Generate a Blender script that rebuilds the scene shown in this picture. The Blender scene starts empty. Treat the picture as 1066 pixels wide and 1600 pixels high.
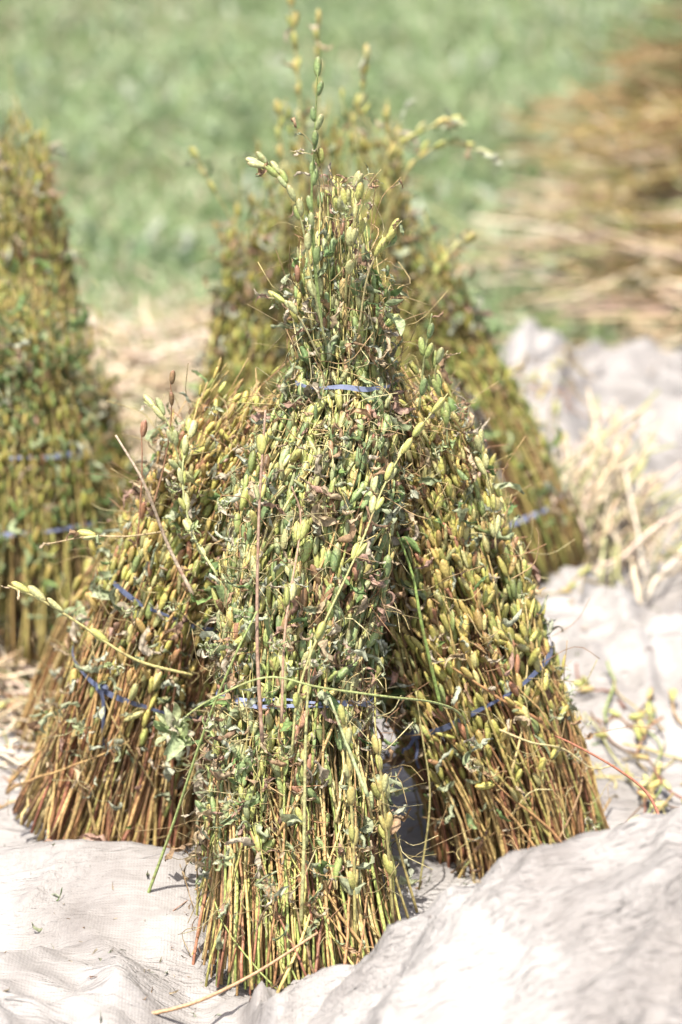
import bpy, math, random
import numpy as np
from mathutils import Matrix, Vector

R = math.radians
sc = bpy.context.scene

# ------------------------------------------------------------------ camera
PITCH = R(20.0)
AIM_Z, AIM_D = 0.45, 2.6
FPX = 85.0 / 36.0 * 1600.0
CAM = np.array([0.0, -AIM_D * math.cos(PITCH), AIM_Z + AIM_D * math.sin(PITCH)])
FWD = np.array([0.0, math.cos(PITCH), -math.sin(PITCH)])
UPV = np.array([0.0, math.sin(PITCH), math.cos(PITCH)])
cam_d = bpy.data.cameras.new("camera")
cam = bpy.data.objects.new("camera", cam_d)
sc.collection.objects.link(cam)
cam.location = CAM
cam.rotation_euler = (math.pi / 2 - PITCH, 0, 0)
cam_d.sensor_fit = 'VERTICAL'
cam_d.sensor_height = 36.0
cam_d.sensor_width = 24.0
cam_d.lens = 85.0
cam_d.clip_end = 500.0
cam_d.dof.use_dof = True
cam_d.dof.focus_distance = 2.54
cam_d.dof.aperture_fstop = 2.6
sc.camera = cam

# ------------------------------------------------------------------ light
SUN_EL, SUN_AZ = R(71.0), R(205.0)          # azimuth clockwise from +Y
world = bpy.data.worlds.new("World")
sc.world = world
world.use_nodes = True
wn = world.node_tree
wn.nodes.clear()
sky = wn.nodes.new("ShaderNodeTexSky")
sky.sky_type = 'NISHITA'
sky.sun_disc = False
sky.sun_elevation = SUN_EL
sky.sun_rotation = SUN_AZ
sky.air_density = 0.6
sky.dust_density = 4.0
sky.ozone_density = 0.5
bg = wn.nodes.new("ShaderNodeBackground")
bg.inputs[1].default_value = 0.10
wo = wn.nodes.new("ShaderNodeOutputWorld")
wn.links.new(sky.outputs[0], bg.inputs[0])
wn.links.new(bg.outputs[0], wo.inputs[0])
sun_d = bpy.data.lights.new("sun", 'SUN')
sun_d.energy = 3.9
sun_d.angle = R(0.53)
sun_d.color = (1.0, 0.935, 0.84)
sun = bpy.data.objects.new("sun", sun_d)
sc.collection.objects.link(sun)
sdir = Vector((math.sin(SUN_AZ) * math.cos(SUN_EL), math.cos(SUN_AZ) * math.cos(SUN_EL), math.sin(SUN_EL)))
sun.rotation_euler = sdir.to_track_quat('Z', 'Y').to_euler()
sun.location = sdir * 10
vs = sc.view_settings
vs.view_transform = 'Standard'
vs.look = 'None'
vs.gamma = 1.0
vs.use_curve_mapping = False
vs.exposure = 1.32

# ------------------------------------------------------------------ helpers
C = sc.collection


def P(px, py, Y):
    """world point on the plane y=Y that the photograph shows at (px, py)"""
    d = FWD + np.array([1.0, 0, 0]) * ((px - 533) / FPX) + UPV * ((800 - py) / FPX)
    return CAM + d * ((Y - CAM[1]) / d[1])


def PG(px, py, z=0.0):
    d = FWD + np.array([1.0, 0, 0]) * ((px - 533) / FPX) + UPV * ((800 - py) / FPX)
    return CAM + d * ((z - CAM[2]) / d[2])


def depth(p):
    return float(np.dot(np.asarray(p) - CAM, FWD))


def norm(v):
    return v / np.maximum(np.linalg.norm(v, axis=-1, keepdims=True), 1e-9)


def mesh_data(name, V, T, col, mat, smooth=True):
    me = bpy.data.meshes.new(name)
    V = np.ascontiguousarray(V, dtype=np.float32)
    T = np.ascontiguousarray(T, dtype=np.int32)
    k = T.shape[1]
    me.vertices.add(len(V))
    me.vertices.foreach_set("co", V.ravel())
    me.loops.add(T.size)
    me.loops.foreach_set("vertex_index", T.ravel())
    me.polygons.add(len(T))
    me.polygons.foreach_set("loop_start", np.arange(0, T.size, k, dtype=np.int32))
    me.update(calc_edges=True)
    me.polygons.foreach_set("use_smooth", np.full(len(T), smooth, dtype=bool))
    if col is not None:
        c = np.ones((len(V), 4), dtype=np.float32)
        c[:, :3] = np.clip(col, 0, 1)
        a = me.color_attributes.new("Col", 'FLOAT_COLOR', 'POINT')
        a.data.foreach_set("color", c.ravel())
    me.materials.append(mat)
    me.validate()
    return me


def link(name, data, parent=None, loc=(0, 0, 0)):
    o = bpy.data.objects.new(name, data)
    C.objects.link(o)
    o.location = loc
    if parent is not None:
        o.parent = parent
    return o


def tag(o, label=None, cat=None, group=None, kind=None):
    if label: o["label"] = label
    if cat: o["category"] = cat
    if group: o["group"] = group
    if kind: o["kind"] = kind
    return o


class Geo:
    """collects triangles that belong to ONE part"""
    def __init__(self):
        self.V, self.T, self.K, self.n = [], [], [], 0

    def add(self, V, T, K):
        V = np.asarray(V).reshape(-1, 3)
        K = np.broadcast_to(np.asarray(K, dtype=float), V.shape)
        self.V.append(V); self.T.append(np.asarray(T) + self.n); self.K.append(K)
        self.n += len(V)

    def build(self, name, mat, parent=None, loc=(0, 0, 0), smooth=True):
        if not self.V:
            return None
        V = np.concatenate(self.V) - np.asarray(loc) if parent is None else np.concatenate(self.V)
        me = mesh_data(name, V, np.concatenate(self.T), np.concatenate(self.K), mat, smooth)
        return link(name, me, parent, loc if parent is None else (0, 0, 0))


def grid_noise(seed, n=256):
    return np.random.default_rng(seed).random((n, n))


_NG = {}


def vnoise(x, y, seed=0):
    """smooth value noise in -1..1"""
    if seed not in _NG: _NG[seed] = grid_noise(seed)
    g = _NG[seed]
    xi = np.floor(x).astype(int); yi = np.floor(y).astype(int)
    fx = x - xi; fy = y - yi
    fx = fx * fx * fx * (fx * (fx * 6 - 15) + 10); fy = fy * fy * fy * (fy * (fy * 6 - 15) + 10)
    n = 256
    a = g[xi % n, yi % n]; b = g[(xi + 1) % n, yi % n]
    c = g[xi % n, (yi + 1) % n]; d = g[(xi + 1) % n, (yi + 1) % n]
    return 2 * ((a * (1 - fx) + b * fx) * (1 - fy) + (c * (1 - fx) + d * fx) * fy) - 1


def tubes(Pt, Rd, sides, K):
    """N tubes of n points: Pt (N,n,3), Rd (N,n), K (N,n,3)"""
    Pt = np.asarray(Pt, float); N, n, _ = Pt.shape
    Tn = norm(np.gradient(Pt, axis=1))
    mean = norm(Pt[:, -1] - Pt[:, 0])
    ref = np.zeros((N, 3)); ref[np.arange(N), np.argmin(np.abs(mean), axis=1)] = 1
    U = norm(np.cross(Tn, ref[:, None, :])); W = np.cross(Tn, U)
    th = np.arange(sides) * 2 * math.pi / sides
    V = Pt[:, :, None, :] + Rd[:, :, None, None] * (np.cos(th)[None, None, :, None] * U[:, :, None, :] + np.sin(th)[None, None, :, None] * W[:, :, None, :])
    K = np.broadcast_to(K[:, :, None, :], V.shape)
    i, j = np.meshgrid(np.arange(n - 1), np.arange(sides), indexing='ij')
    a = (i * sides + j).ravel(); b = (i * sides + (j + 1) % sides).ravel()
    c = a + sides; d = b + sides
    T = np.concatenate([np.stack([a, b, d], 1), np.stack([a, d, c], 1)])
    caps = [[0, k + 1, k] for k in range(1, sides - 1)]
    e = (n - 1) * sides
    caps += [[e, e + k, e + k + 1] for k in range(1, sides - 1)]
    T = np.concatenate([T, np.array(caps)])
    TT = (T[None] + (np.arange(N) * n * sides)[:, None, None]).reshape(-1, 3)
    return V.reshape(-1, 3), TT, K.reshape(-1, 3)


def lathe(prof, sides, lobe=0.0, lobes=4):
    """closed body of revolution along z with lobes; prof = [(z, r), ...]"""
    th = np.arange(sides) * 2 * math.pi / sides
    V = []
    for z, r in prof:
        rr = r * (1 + lobe * np.cos(lobes * th))
        V.append(np.stack([rr * np.cos(th), rr * np.sin(th), np.full(sides, z)], 1))
    V = np.concatenate(V); n = len(prof); T = []
    for i in range(n - 1):
        for j in range(sides):
            a = i * sides + j; b = i * sides + (j + 1) % sides
            T += [[a, b, b + sides], [a, b + sides, a + sides]]
    c0 = len(V); V = np.concatenate([V, [[0, 0, prof[0][0]], [0, 0, prof[-1][0]]]])
    e = (n - 1) * sides
    for j in range(sides):
        T += [[c0, (j + 1) % sides, j], [c0 + 1, e + j, e + (j + 1) % sides]]
    return V, np.array(T)


def stamp(tv, tt, tk, M, O, K):
    """copies of a template: tv (n,3), tk (n,) shade, M (N,3,3) columns = axes, O (N,3), K (N,3)"""
    V = np.einsum('nij,kj->nki', M, tv) + O[:, None, :]
    T = (tt[None] + (np.arange(len(O)) * len(tv))[:, None, None]).reshape(-1, 3)
    col = K[:, None, :] * tk[None, :, :]
    return V.reshape(-1, 3), T, col.reshape(-1, 3)


# ------------------------------------------------------------------ materials
def nt(name):
    m = bpy.data.materials.new(name); m.use_nodes = True
    t = m.node_tree; t.nodes.clear()
    return m, t, t.nodes, t.links


def veg_material(name, rough=0.55, spec=0.35, transl=0.0, scale=220.0, mottling=0.5, bump=0.25, blotch=(0.28, 0.17, 0.07), blotch_amt=0.35):
    m, t, N, L = nt(name)
    out = N.new("ShaderNodeOutputMaterial")
    at = N.new("ShaderNodeVertexColor"); at.layer_name = "Col"
    geo = N.new("ShaderNodeNewGeometry")
    n1 = N.new("ShaderNodeTexNoise"); n1.inputs["Scale"].default_value = scale; n1.inputs["Detail"].default_value = 3
    n2 = N.new("ShaderNodeTexNoise"); n2.inputs["Scale"].default_value = scale * 0.35; n2.inputs["Detail"].default_value = 4
    L.new(geo.outputs["Position"], n1.inputs["Vector"]); L.new(geo.outputs["Position"], n2.inputs["Vector"])
    r1 = N.new("ShaderNodeMapRange"); r1.inputs[1].default_value = 0.3; r1.inputs[2].default_value = 0.7
    r1.inputs[3].default_value = 1 - mottling; r1.inputs[4].default_value = 1 + mottling * 0.6
    L.new(n1.outputs["Fac"], r1.inputs[0])
    mul = N.new("ShaderNodeMix"); mul.data_type = 'RGBA'; mul.blend_type = 'MULTIPLY'; mul.inputs[0].default_value = 1
    L.new(at.outputs["Color"], mul.inputs[6]); L.new(r1.outputs[0], mul.inputs[7])
    r2 = N.new("ShaderNodeMapRange"); r2.inputs[1].default_value = 0.56; r2.inputs[2].default_value = 0.72
    r2.inputs[3].default_value = 0; r2.inputs[4].default_value = blotch_amt
    L.new(n2.outputs["Fac"], r2.inputs[0])
    mx = N.new("ShaderNodeMix"); mx.data_type = 'RGBA'
    mx.inputs[7].default_value = (*blotch, 1)
    L.new(r2.outputs[0], mx.inputs[0]); L.new(mul.outputs[2], mx.inputs[6])
    b = N.new("ShaderNodeBsdfPrincipled")
    b.inputs["Roughness"].default_value = rough; b.inputs["Specular IOR Level"].default_value = spec
    L.new(mx.outputs[2], b.inputs["Base Color"])
    bp = N.new("ShaderNodeBump"); bp.inputs["Strength"].default_value = bump; bp.inputs["Distance"].default_value = 0.001
    L.new(n1.outputs["Fac"], bp.inputs["Height"]); L.new(bp.outputs[0], b.inputs["Normal"])
    if transl > 0:
        tr = N.new("ShaderNodeBsdfTranslucent"); L.new(mx.outputs[2], tr.inputs[0])
        ms = N.new("ShaderNodeMixShader"); ms.inputs[0].default_value = transl
        L.new(b.outputs[0], ms.inputs[1]); L.new(tr.outputs[0], ms.inputs[2]); L.new(ms.outputs[0], out.inputs[0])
    else:
        L.new(b.outputs[0], out.inputs[0])
    return m


M_POD = veg_material("pod_skin", 0.5, 0.45, 0.0, 420, 0.38, 0.35, (0.26, 0.15, 0.06), 0.45)
M_STEM = veg_material("stem_bark", 0.55, 0.4, 0.0, 300, 0.45, 0.4, (0.20, 0.08, 0.045), 0.55)
M_LEAF = veg_material("withered_leaf_skin", 0.6, 0.35, 0.3, 250, 0.5, 0.5, (0.20, 0.13, 0.08), 0.5)
M_STRAW = veg_material("dry_straw", 0.5, 0.4, 0.0, 200, 0.25, 0.2, (0.40, 0.28, 0.15), 0.3)
M_GRASS = veg_material("grass_blade", 0.45, 0.5, 0.35, 40, 0.3, 0.0, (0.3, 0.26, 0.12), 0.3)


def tarp_material():
    m, t, N, L = nt("woven_tarp")
    out = N.new("ShaderNodeOutputMaterial")
    b = N.new("ShaderNodeBsdfPrincipled")
    b.inputs["Roughness"].default_value = 0.5; b.inputs["Specular IOR Level"].default_value = 0.3
    tc = N.new("ShaderNodeTexCoord")
    # dust and wear
    n0 = N.new("ShaderNodeTexNoise"); n0.inputs["Scale"].default_value = 5; n0.inputs["Detail"].default_value = 8; n0.inputs["Roughness"].default_value = 0.65
    L.new(tc.outputs["Object"], n0.inputs["Vector"])
    rp = N.new("ShaderNodeValToRGB")
    rp.color_ramp.elements[0].position = 0.32; rp.color_ramp.elements[0].color = (0.225, 0.208, 0.197, 1)
    rp.color_ramp.elements[1].position = 0.62; rp.color_ramp.elements[1].color = (0.42, 0.405, 0.394, 1)
    L.new(n0.outputs["Fac"], rp.inputs[0]); L.new(rp.outputs[0], b.inputs["Base Color"])
    # weave
    w1 = N.new("ShaderNodeTexWave"); w1.bands_direction = 'X'; w1.inputs["Scale"].default_value = 95; w1.inputs["Distortion"].default_value = 0.6
    w2 = N.new("ShaderNodeTexWave"); w2.bands_direction = 'Y'; w2.inputs["Scale"].default_value = 95; w2.inputs["Distortion"].default_value = 0.6
    L.new(tc.outputs["Object"], w1.inputs["Vector"]); L.new(tc.outputs["Object"], w2.inputs["Vector"])
    wm = N.new("ShaderNodeMath"); wm.operation = 'MULTIPLY'
    L.new(w1.outputs["Fac"], wm.inputs[0]); L.new(w2.outputs["Fac"], wm.inputs[1])
    # crinkles: fine creases that run in patches of differing direction
    prev = None
    for (rot, sc3, strength, dist, det) in ((0.5, (14, 45, 20), .6, .010, 3), (-0.9, (14, 95, 30), .9, .008, 3), (1.9, (11, 75, 30), .8, .008, 3), (0.2, (140, 140, 140), .8, .0026, 5)):
        mp = N.new("ShaderNodeMapping"); mp.inputs["Rotation"].default_value = (0, 0, rot); mp.inputs["Scale"].default_value = sc3
        L.new(tc.outputs["Object"], mp.inputs["Vector"])
        nz = N.new("ShaderNodeTexNoise"); nz.inputs["Scale"].default_value = 1.0; nz.inputs["Detail"].default_value = det; nz.inputs["Distortion"].default_value = 0.4
        L.new(mp.outputs[0], nz.inputs["Vector"])
        ab = N.new("ShaderNodeMath"); ab.operation = 'SUBTRACT'; ab.inputs[1].default_value = 0.5; L.new(nz.outputs["Fac"], ab.inputs[0])
        aa = N.new("ShaderNodeMath"); aa.operation = 'ABSOLUTE'; L.new(ab.outputs[0], aa.inputs[0])
        mk = N.new("ShaderNodeTexNoise"); mk.inputs["Scale"].default_value = 6 + 3 * rot; mk.inputs["Detail"].default_value = 1; L.new(tc.outputs["Object"], mk.inputs["Vector"])
        mr = N.new("ShaderNodeMapRange"); mr.inputs[1].default_value = .42; mr.inputs[2].default_value = .6; mr.inputs[3].default_value = .15; L.new(mk.outputs["Fac"], mr.inputs[0])
        mu = N.new("ShaderNodeMath"); mu.operation = 'MULTIPLY'; L.new(aa.outputs[0], mu.inputs[0]); L.new(mr.outputs[0], mu.inputs[1])
        bb = N.new("ShaderNodeBump"); bb.inputs["Strength"].default_value = strength; bb.inputs["Distance"].default_value = dist * 2
        L.new(mu.outputs[0], bb.inputs["Height"])
        if prev: L.new(prev.outputs[0], bb.inputs["Normal"])
        prev = bb
    b3 = prev
    b4 = N.new("ShaderNodeBump"); b4.inputs["Strength"].default_value = 0.35; b4.inputs["Distance"].default_value = 0.0009
    L.new(wm.outputs[0], b4.inputs["Height"]); L.new(b3.outputs[0], b4.inputs["Normal"])
    L.new(b4.outputs[0], b.inputs["Normal"])
    tr = N.new("ShaderNodeBsdfTranslucent"); L.new(rp.outputs[0], tr.inputs[0]); L.new(b3.outputs[0], tr.inputs[1])
    ms = N.new("ShaderNodeMixShader"); ms.inputs[0].default_value = 0.18
    L.new(b.outputs[0], ms.inputs[1]); L.new(tr.outputs[0], ms.inputs[2]); L.new(ms.outputs[0], out.inputs[0])
    return m


def ground_material():
    m, t, N, L = nt("meadow_soil")
    out = N.new("ShaderNodeOutputMaterial"); b = N.new("ShaderNodeBsdfPrincipled")
    b.inputs["Roughness"].default_value = 0.9
    tc = N.new("ShaderNodeTexCoord")
    n = N.new("ShaderNodeTexNoise"); n.inputs["Scale"].default_value = 3; n.inputs["Detail"].default_value = 8
    L.new(tc.outputs["Object"], n.inputs["Vector"])
    rp = N.new("ShaderNodeValToRGB")
    rp.color_ramp.elements[0].position = 0.35; rp.color_ramp.elements[0].color = (0.07, 0.10, 0.035, 1)
    rp.color_ramp.elements[1].position = 0.68; rp.color_ramp.elements[1].color = (0.20, 0.19, 0.10, 1)
    L.new(n.outputs["Fac"], rp.inputs[0]); L.new(rp.outputs[0], b.inputs["Base Color"])
    bp = N.new("ShaderNodeBump"); bp.inputs["Strength"].default_value = 0.6; bp.inputs["Distance"].default_value = 0.03
    n2 = N.new("ShaderNodeTexNoise"); n2.inputs["Scale"].default_value = 25; n2.inputs["Detail"].default_value = 6
    L.new(tc.outputs["Object"], n2.inputs["Vector"]); L.new(n2.outputs["Fac"], bp.inputs["Height"]); L.new(bp.outputs[0], b.inputs["Normal"])
    L.new(b.outputs[0], out.inputs[0])
    return m


def twine_material(name, col):
    m, t, N, L = nt(name)
    out = N.new("ShaderNodeOutputMaterial"); b = N.new("ShaderNodeBsdfPrincipled")
    b.inputs["Roughness"].default_value = 0.35; b.inputs["Specular IOR Level"].default_value = 0.5
    tc = N.new("ShaderNodeTexCoord")
    n = N.new("ShaderNodeTexNoise"); n.inputs["Scale"].default_value = 120; n.inputs["Detail"].default_value = 4
    L.new(tc.outputs["Object"], n.inputs["Vector"])
    rp = N.new("ShaderNodeValToRGB")
    rp.color_ramp.elements[0].position = 0.3; rp.color_ramp.elements[0].color = tuple(c * 0.65 for c in col) + (1,)
    rp.color_ramp.elements[1].position = 0.7; rp.color_ramp.elements[1].color = tuple(min(1, c * 1.15) for c in col) + (1,)
    L.new(n.outputs["Fac"], rp.inputs[0]); L.new(rp.outputs[0], b.inputs["Base Color"])
    bp = N.new("ShaderNodeBump"); bp.inputs["Strength"].default_value = 0.4; bp.inputs["Distance"].default_value = 0.001
    L.new(n.outputs["Fac"], bp.inputs["Height"]); L.new(bp.outputs[0], b.inputs["Normal"])
    L.new(b.outputs[0], out.inputs[0])
    return m


M_TARP = tarp_material()
M_GROUND = ground_material()
M_BLUE = twine_material("blue_plastic_twine", (0.27, 0.31, 0.47))
M_BLUE_SHADED = twine_material("shaded_blue_twine", (0.10, 0.12, 0.20))  # darker copy of the blue twine, the shade on the ties put into its colour

# ------------------------------------------------------------------ setting: ground
gv = np.array([[-300, -300, -0.012], [300, -300, -0.012], [300, 300, -0.012], [-300, 300, -0.012]], float)
g = link("ground", mesh_data("ground", gv, np.array([[0, 1, 2, 3]]), None, M_GROUND, False))
tag(g, "green meadow ground reaching beyond the tarp", None, None, "structure")

# ------------------------------------------------------------------ setting: tarp
def crest(pts):
    a = np.array([P(*p) for p in pts])
    return a[np.argsort(a[:, 0])]


RIDGE = crest([(330, 1640, -.34), (420, 1580, -.36), (560, 1492, -.38), (680, 1406, -.40), (800, 1372, -.42), (950, 1328, -.43), (1066, 1297, -.44), (1400, 1250, -.44)])
FOLDL = crest([(-350, 1352, -.04), (0, 1342, -.04), (110, 1335, -.05), (200, 1336, -.06), (270, 1348, -.07), (325, 1385, -.09), (370, 1440, -.11)])
FOLDB = crest([(-350, 1470, -.25), (0, 1492, -.27), (90, 1500, -.27), (190, 1530, -.28), (300, 1580, -.29)])


def tarp_z(x, y):
    z = np.zeros_like(x)
    def bump(cr, wb, wf, floor=0.0):
        yc = np.interp(x, cr[:, 0], cr[:, 1]); zc = np.interp(x, cr[:, 0], cr[:, 2])
        yc = yc + 0.010 * vnoise(x * 9, y * 0 + 3, 11)
        d = y - yc
        w = np.where(d > 0, wb, wf)
        return np.maximum(zc, 0) * np.exp(-np.abs(d / w) ** 1.7)
    left = np.clip((-0.06 - x) / 0.10, 0, 1); left = left * left * (3 - 2 * left)
    right = np.clip((x + 0.16) / 0.06, 0, 1)
    z1 = bump(RIDGE, 0.075, 0.55) * right
    z2 = bump(FOLDL, 0.055, 0.16) * left
    z3 = bump(FOLDB, 0.07, 0.35) * left
    z = np.maximum(np.maximum(z1, z2), z3)
    near = np.clip((-y - 0.05) / 0.3, 0, 1)
    back = np.clip((y - 0.25) / 0.5, 0, 1) * np.clip((x - 0.16) / 0.15, 0, 1)
    # crumples
    wx = x + 0.05 * vnoise(x * 5, y * 5, 21); wy = y + 0.05 * vnoise(x * 5 + 40, y * 5, 22)
    r1 = 1 - np.abs(vnoise(wx * 6 + wy * 3.2, wy * 6 - wx * 2.0, 1))
    r2 = 1 - np.abs(vnoise(wx * 15 - wy * 5, wy * 13 + 9, 2))
    r3 = 1 - np.abs(vnoise(wx * 36 + wy * 10, wy * 30 - wx * 12, 3))
    r4 = 1 - np.abs(vnoise(wx * 80, wy * 72 + wx * 30, 4))
    z = z + 0.014 * r2 ** 2 * (0.35 + near + back) + 0.0028 * r3 ** 2 * (0.6 + near) + 0.0006 * r4 ** 2
    z = z + near * (0.030 * r1 ** 2 - 0.026)
    big = 1 - np.abs(vnoise(wx * 3.4 + 7.3, wy * 2.6 + 2.2, 5))
    big2 = vnoise(wx * 5 + 3, wy * 4.4, 6)
    z = z + back * (0.07 * np.sqrt(big ** 4 + .02) + 0.08 * np.clip(big2, 0, 1) ** 1.5 + 0.060 * r1 ** 2 + .032 * r2 ** 2)
    for k, (th, lam, amp) in enumerate(((.4, .15, .026), (1.5, .11, .019), (2.4, .085, .014), (.9, .06, .009))):
        t = (x * math.cos(th) + y * math.sin(th)) / lam + 1.5 * vnoise(x * 4 + 11 * k, y * 4, 60 + k) + .35 * vnoise(x * 14, y * 14 + 5 * k, 70 + k)
        tri = np.abs(t - np.floor(t) - .5) * 2
        msk = np.clip(.5 + 1.1 * vnoise(x * 5 + 3.7 * k, y * 5 + 9, 80 + k), 0, 1)
        z = z + amp * (tri - .5) * msk * (0.12 + .8 * near + .9 * back)
    z = z + 0.006 * vnoise(x * 4, y * 4, 7)
    return np.maximum(z, -.006) + 0.004


def tarp():
    nu, nv = 400, 500
    u = np.linspace(-1.5, 1.6, nu)
    v = np.linspace(0, 1, nv)
    ye = np.interp(u, [-1.5, -.9, -.3, .1, .35, .6, .75, .95, 1.6], [1.35, 1.5, 1.6, 1.9, 1.98, 2.0, 1.9, 1.55, 1.4])
    ye = ye + 0.06 * vnoise(u * 4, u * 0 + 5, 31) + 0.03 * vnoise(u * 13, u * 0 + 5, 32)
    U, W = np.meshgrid(u, v, indexing='ij')
    Y = -1.3 + (ye[:, None] + 1.3) * W
    X = U + 0.02 * vnoise(U * 3, Y * 3, 33)
    Z = tarp_z(X, Y)
    e = np.clip((W - 0.965) / 0.035, 0, 1)                      # the far hem sags to the grass
    Z = Z * (1 - e ** 3) + 0.004
    V = np.stack([X, Y, Z], -1).reshape(-1, 3)
    i, j = np.meshgrid(np.arange(nu - 1), np.arange(nv - 1), indexing='ij')
    a = (i * nv + j).ravel()
    F = np.stack([a, a + nv, a + nv + 1, a + 1], 1)
    o = link("tarp", mesh_data("tarp", V, F, None, M_TARP, True))
    tag(o, "crumpled white woven plastic tarp spread over the ground under the bundles", "tarp")
    sub = o.modifiers.new("thickness", 'SOLIDIFY'); sub.thickness = 0.0012; sub.offset = -1
    return o


tarp()

# ------------------------------------------------------------------ plant templates
POD_PROF = [(0.0, .10), (0.08, .28), (0.30, .46), (0.62, .50), (0.84, .42), (0.95, .24), (1.0, .08)]
def pod_template(sides, prof, lobe, seed):
    rng = np.random.default_rng(seed)
    V, T = lathe(prof, sides, lobe)
    V[:, 0] *= 1 + 0.12 * rng.normal(); V[:, 1] *= 1 + 0.12 * rng.normal()
    bend = rng.normal() * 0.10
    V[:, 0] += bend * V[:, 2] ** 2
    z = V[:, 2]
    sh = np.ones((len(V), 3))
    sh *= (0.80 + 0.28 * np.sin(np.clip(z, 0, 1) * math.pi))[:, None]
    sh[:, 0] *= 1 + 0.25 * np.clip(z - 0.75, 0, 1) * 2 + 0.3 * np.clip(0.12 - z, 0, 1) * 4
    sh[:, 1] *= 1 - 0.25 * np.clip(z - 0.85, 0, 1) * 3
    ridge = np.hypot(V[:, 0] - bend * z ** 2, V[:, 1])
    return V, T, sh


POD_HI = [pod_template(8, POD_PROF, 0.17, s) for s in range(5)]
POD_MID = [pod_template(8, [(0.0, .12), (0.14, .36), (0.5, .50), (0.84, .42), (1.0, .08)], 0.17, s) for s in range(5)]
POD_LO = [pod_template(4, [(0, .2), (.22, .45), (.7, .46), (1, .1)], 0.0, s) for s in range(3)]
OPEN_PROF = [(0.0, .10), (0.08, .3), (0.3, .46), (0.6, .5), (0.85, .5), (0.97, .42), (1.05, .36)]

POD_COLS = np.array([
    (.43, .40, .13), (.38, .38, .12), (.30, .34, .115), (.24, .30, .12), (.46, .43, .20), (.40, .39, .19),
    (.47, .38, .14), (.42, .31, .13), (.20, .26, .11), (.27, .16, .085), (.37, .19, .12), (.33, .35, .17)])
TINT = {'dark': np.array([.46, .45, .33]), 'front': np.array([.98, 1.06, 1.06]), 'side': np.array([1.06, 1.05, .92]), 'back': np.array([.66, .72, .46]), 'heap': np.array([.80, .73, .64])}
POD_W = {
    'front': np.array([8, 10, 13, 12, 8, 10, 5, 4, 8, 4, 3, 12.]),
    'side': np.array([16, 13, 10, 5, 11, 8, 12, 8, 3, 5, 4, 6.]),
    'back': np.array([20, 12, 8, 6, 6, 3, 18, 10, 4, 6, 2, 2.]),
    'dark': np.array([20, 12, 8, 6, 6, 3, 18, 10, 4, 6, 2, 2.]),
    'heap': np.array([20, 5, 2, 1, 10, 8, 20, 12, 1, 6, 6, 2.]),
}
STEM_COLS = np.array([(.42, .35, .15), (.36, .36, .13), (.24, .31, .10), (.42, .29, .14), (.30, .17, .09), (.24, .11, .075), (.47, .42, .22), (.33, .26, .12), (.16, .10, .06)])
STEM_W = {
    'front': np.array([10, 12, 20, 12, 12, 9, 8, 8, 9.]),
    'side': np.array([18, 7, 4, 24, 18, 12, 9, 8, 8.]),
    'back': np.array([22, 16, 12, 16, 10, 6, 8, 10, 5.]),
    'dark': np.array([12, 8, 6, 20, 20, 10, 4, 10, 10.]),
    'heap': np.array([26, 4, 3, 20, 8, 8, 30, 6, 3.]),
}
LEAF_COLS = np.array([(.36, .40, .25), (.26, .31, .17), (.46, .40, .30), (.40, .27, .16), (.29, .19, .12), (.50, .40, .26), (.16, .25, .09), (.42, .45, .34), (.40, .26, .20)])
LEAF_W = np.array([15, 9, 16, 11, 5, 15, 3, 17, 8.])


def leaf_template(seed, nl=9, nw=4, fresh=False):
    """a leaf blade along +z; withered ones curl and twist"""
    rng = np.random.default_rng(seed)
    t = np.linspace(0, 1, nl)
    w = np.sin(np.clip(t * 0.94 + 0.03, 0, 1) ** 0.8 * math.pi) * (rng.uniform(.09, .19) if not fresh else 0.26)
    curl = (rng.uniform(0.9, 2.2) if not fresh else rng.uniform(0.5, 1.2)) * rng.choice([-1, 1])
    bendr = (rng.uniform(1.0, 4.2) if not fresh else rng.uniform(0.7, 2.2)) * rng.choice([-1, 1])
    tw = (rng.uniform(-3.5, 3.5) if not fresh else rng.uniform(-1.2, 1.2))
    ang = bendr * t ** 1.3
    dl = 1 / (nl - 1)
    cx = np.concatenate([[0], np.cumsum(np.sin(ang[:-1]) * dl)]); cz = np.concatenate([[0], np.cumsum(np.cos(ang[:-1]) * dl)])
    V = []
    for i in range(nl):
        for k in range(nw):
            q = (k / (nw - 1) - 0.5) * 2
            a = curl * q * 1.3
            lx = w[i] * (math.sin(a) / (curl * 1.3)); ln = w[i] * (1 - math.cos(a)) / abs(curl * 1.3) * np.sign(curl)
            if not fresh: ln += 0.05 * rng.normal(); lx *= 1 + 0.2 * rng.normal()
            th = tw * t[i]
            y = lx * math.cos(th) - ln * math.sin(th); nn = lx * math.sin(th) + ln * math.cos(th)
            V.append((cx[i] + nn * math.cos(ang[i]), y, cz[i] - nn * math.sin(ang[i])))
    T = []
    for i in range(nl - 1):
        for k in range(nw - 1):
            a = i * nw + k
            T += [[a, a + 1, a + nw + 1], [a, a + nw + 1, a + nw]]
    V = np.array(V)
    sh = np.ones((len(V), 3)) * (0.9 + 0.2 * rng.random((len(V), 1)))
    return V, np.array(T), sh


CRUMB = [leaf_template(150 + s, 4, 3) for s in range(10)]
LEAVES = [leaf_template(100 + s) for s in range(10)]
FRESH = [leaf_template(200 + s, 7, 5, True) for s in range(5)]
FRESH_COLS = np.array([(.20, .30, .10), (.27, .36, .16), (.35, .42, .23), (.16, .25, .09)])

_mesh_cache = {}


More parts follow.
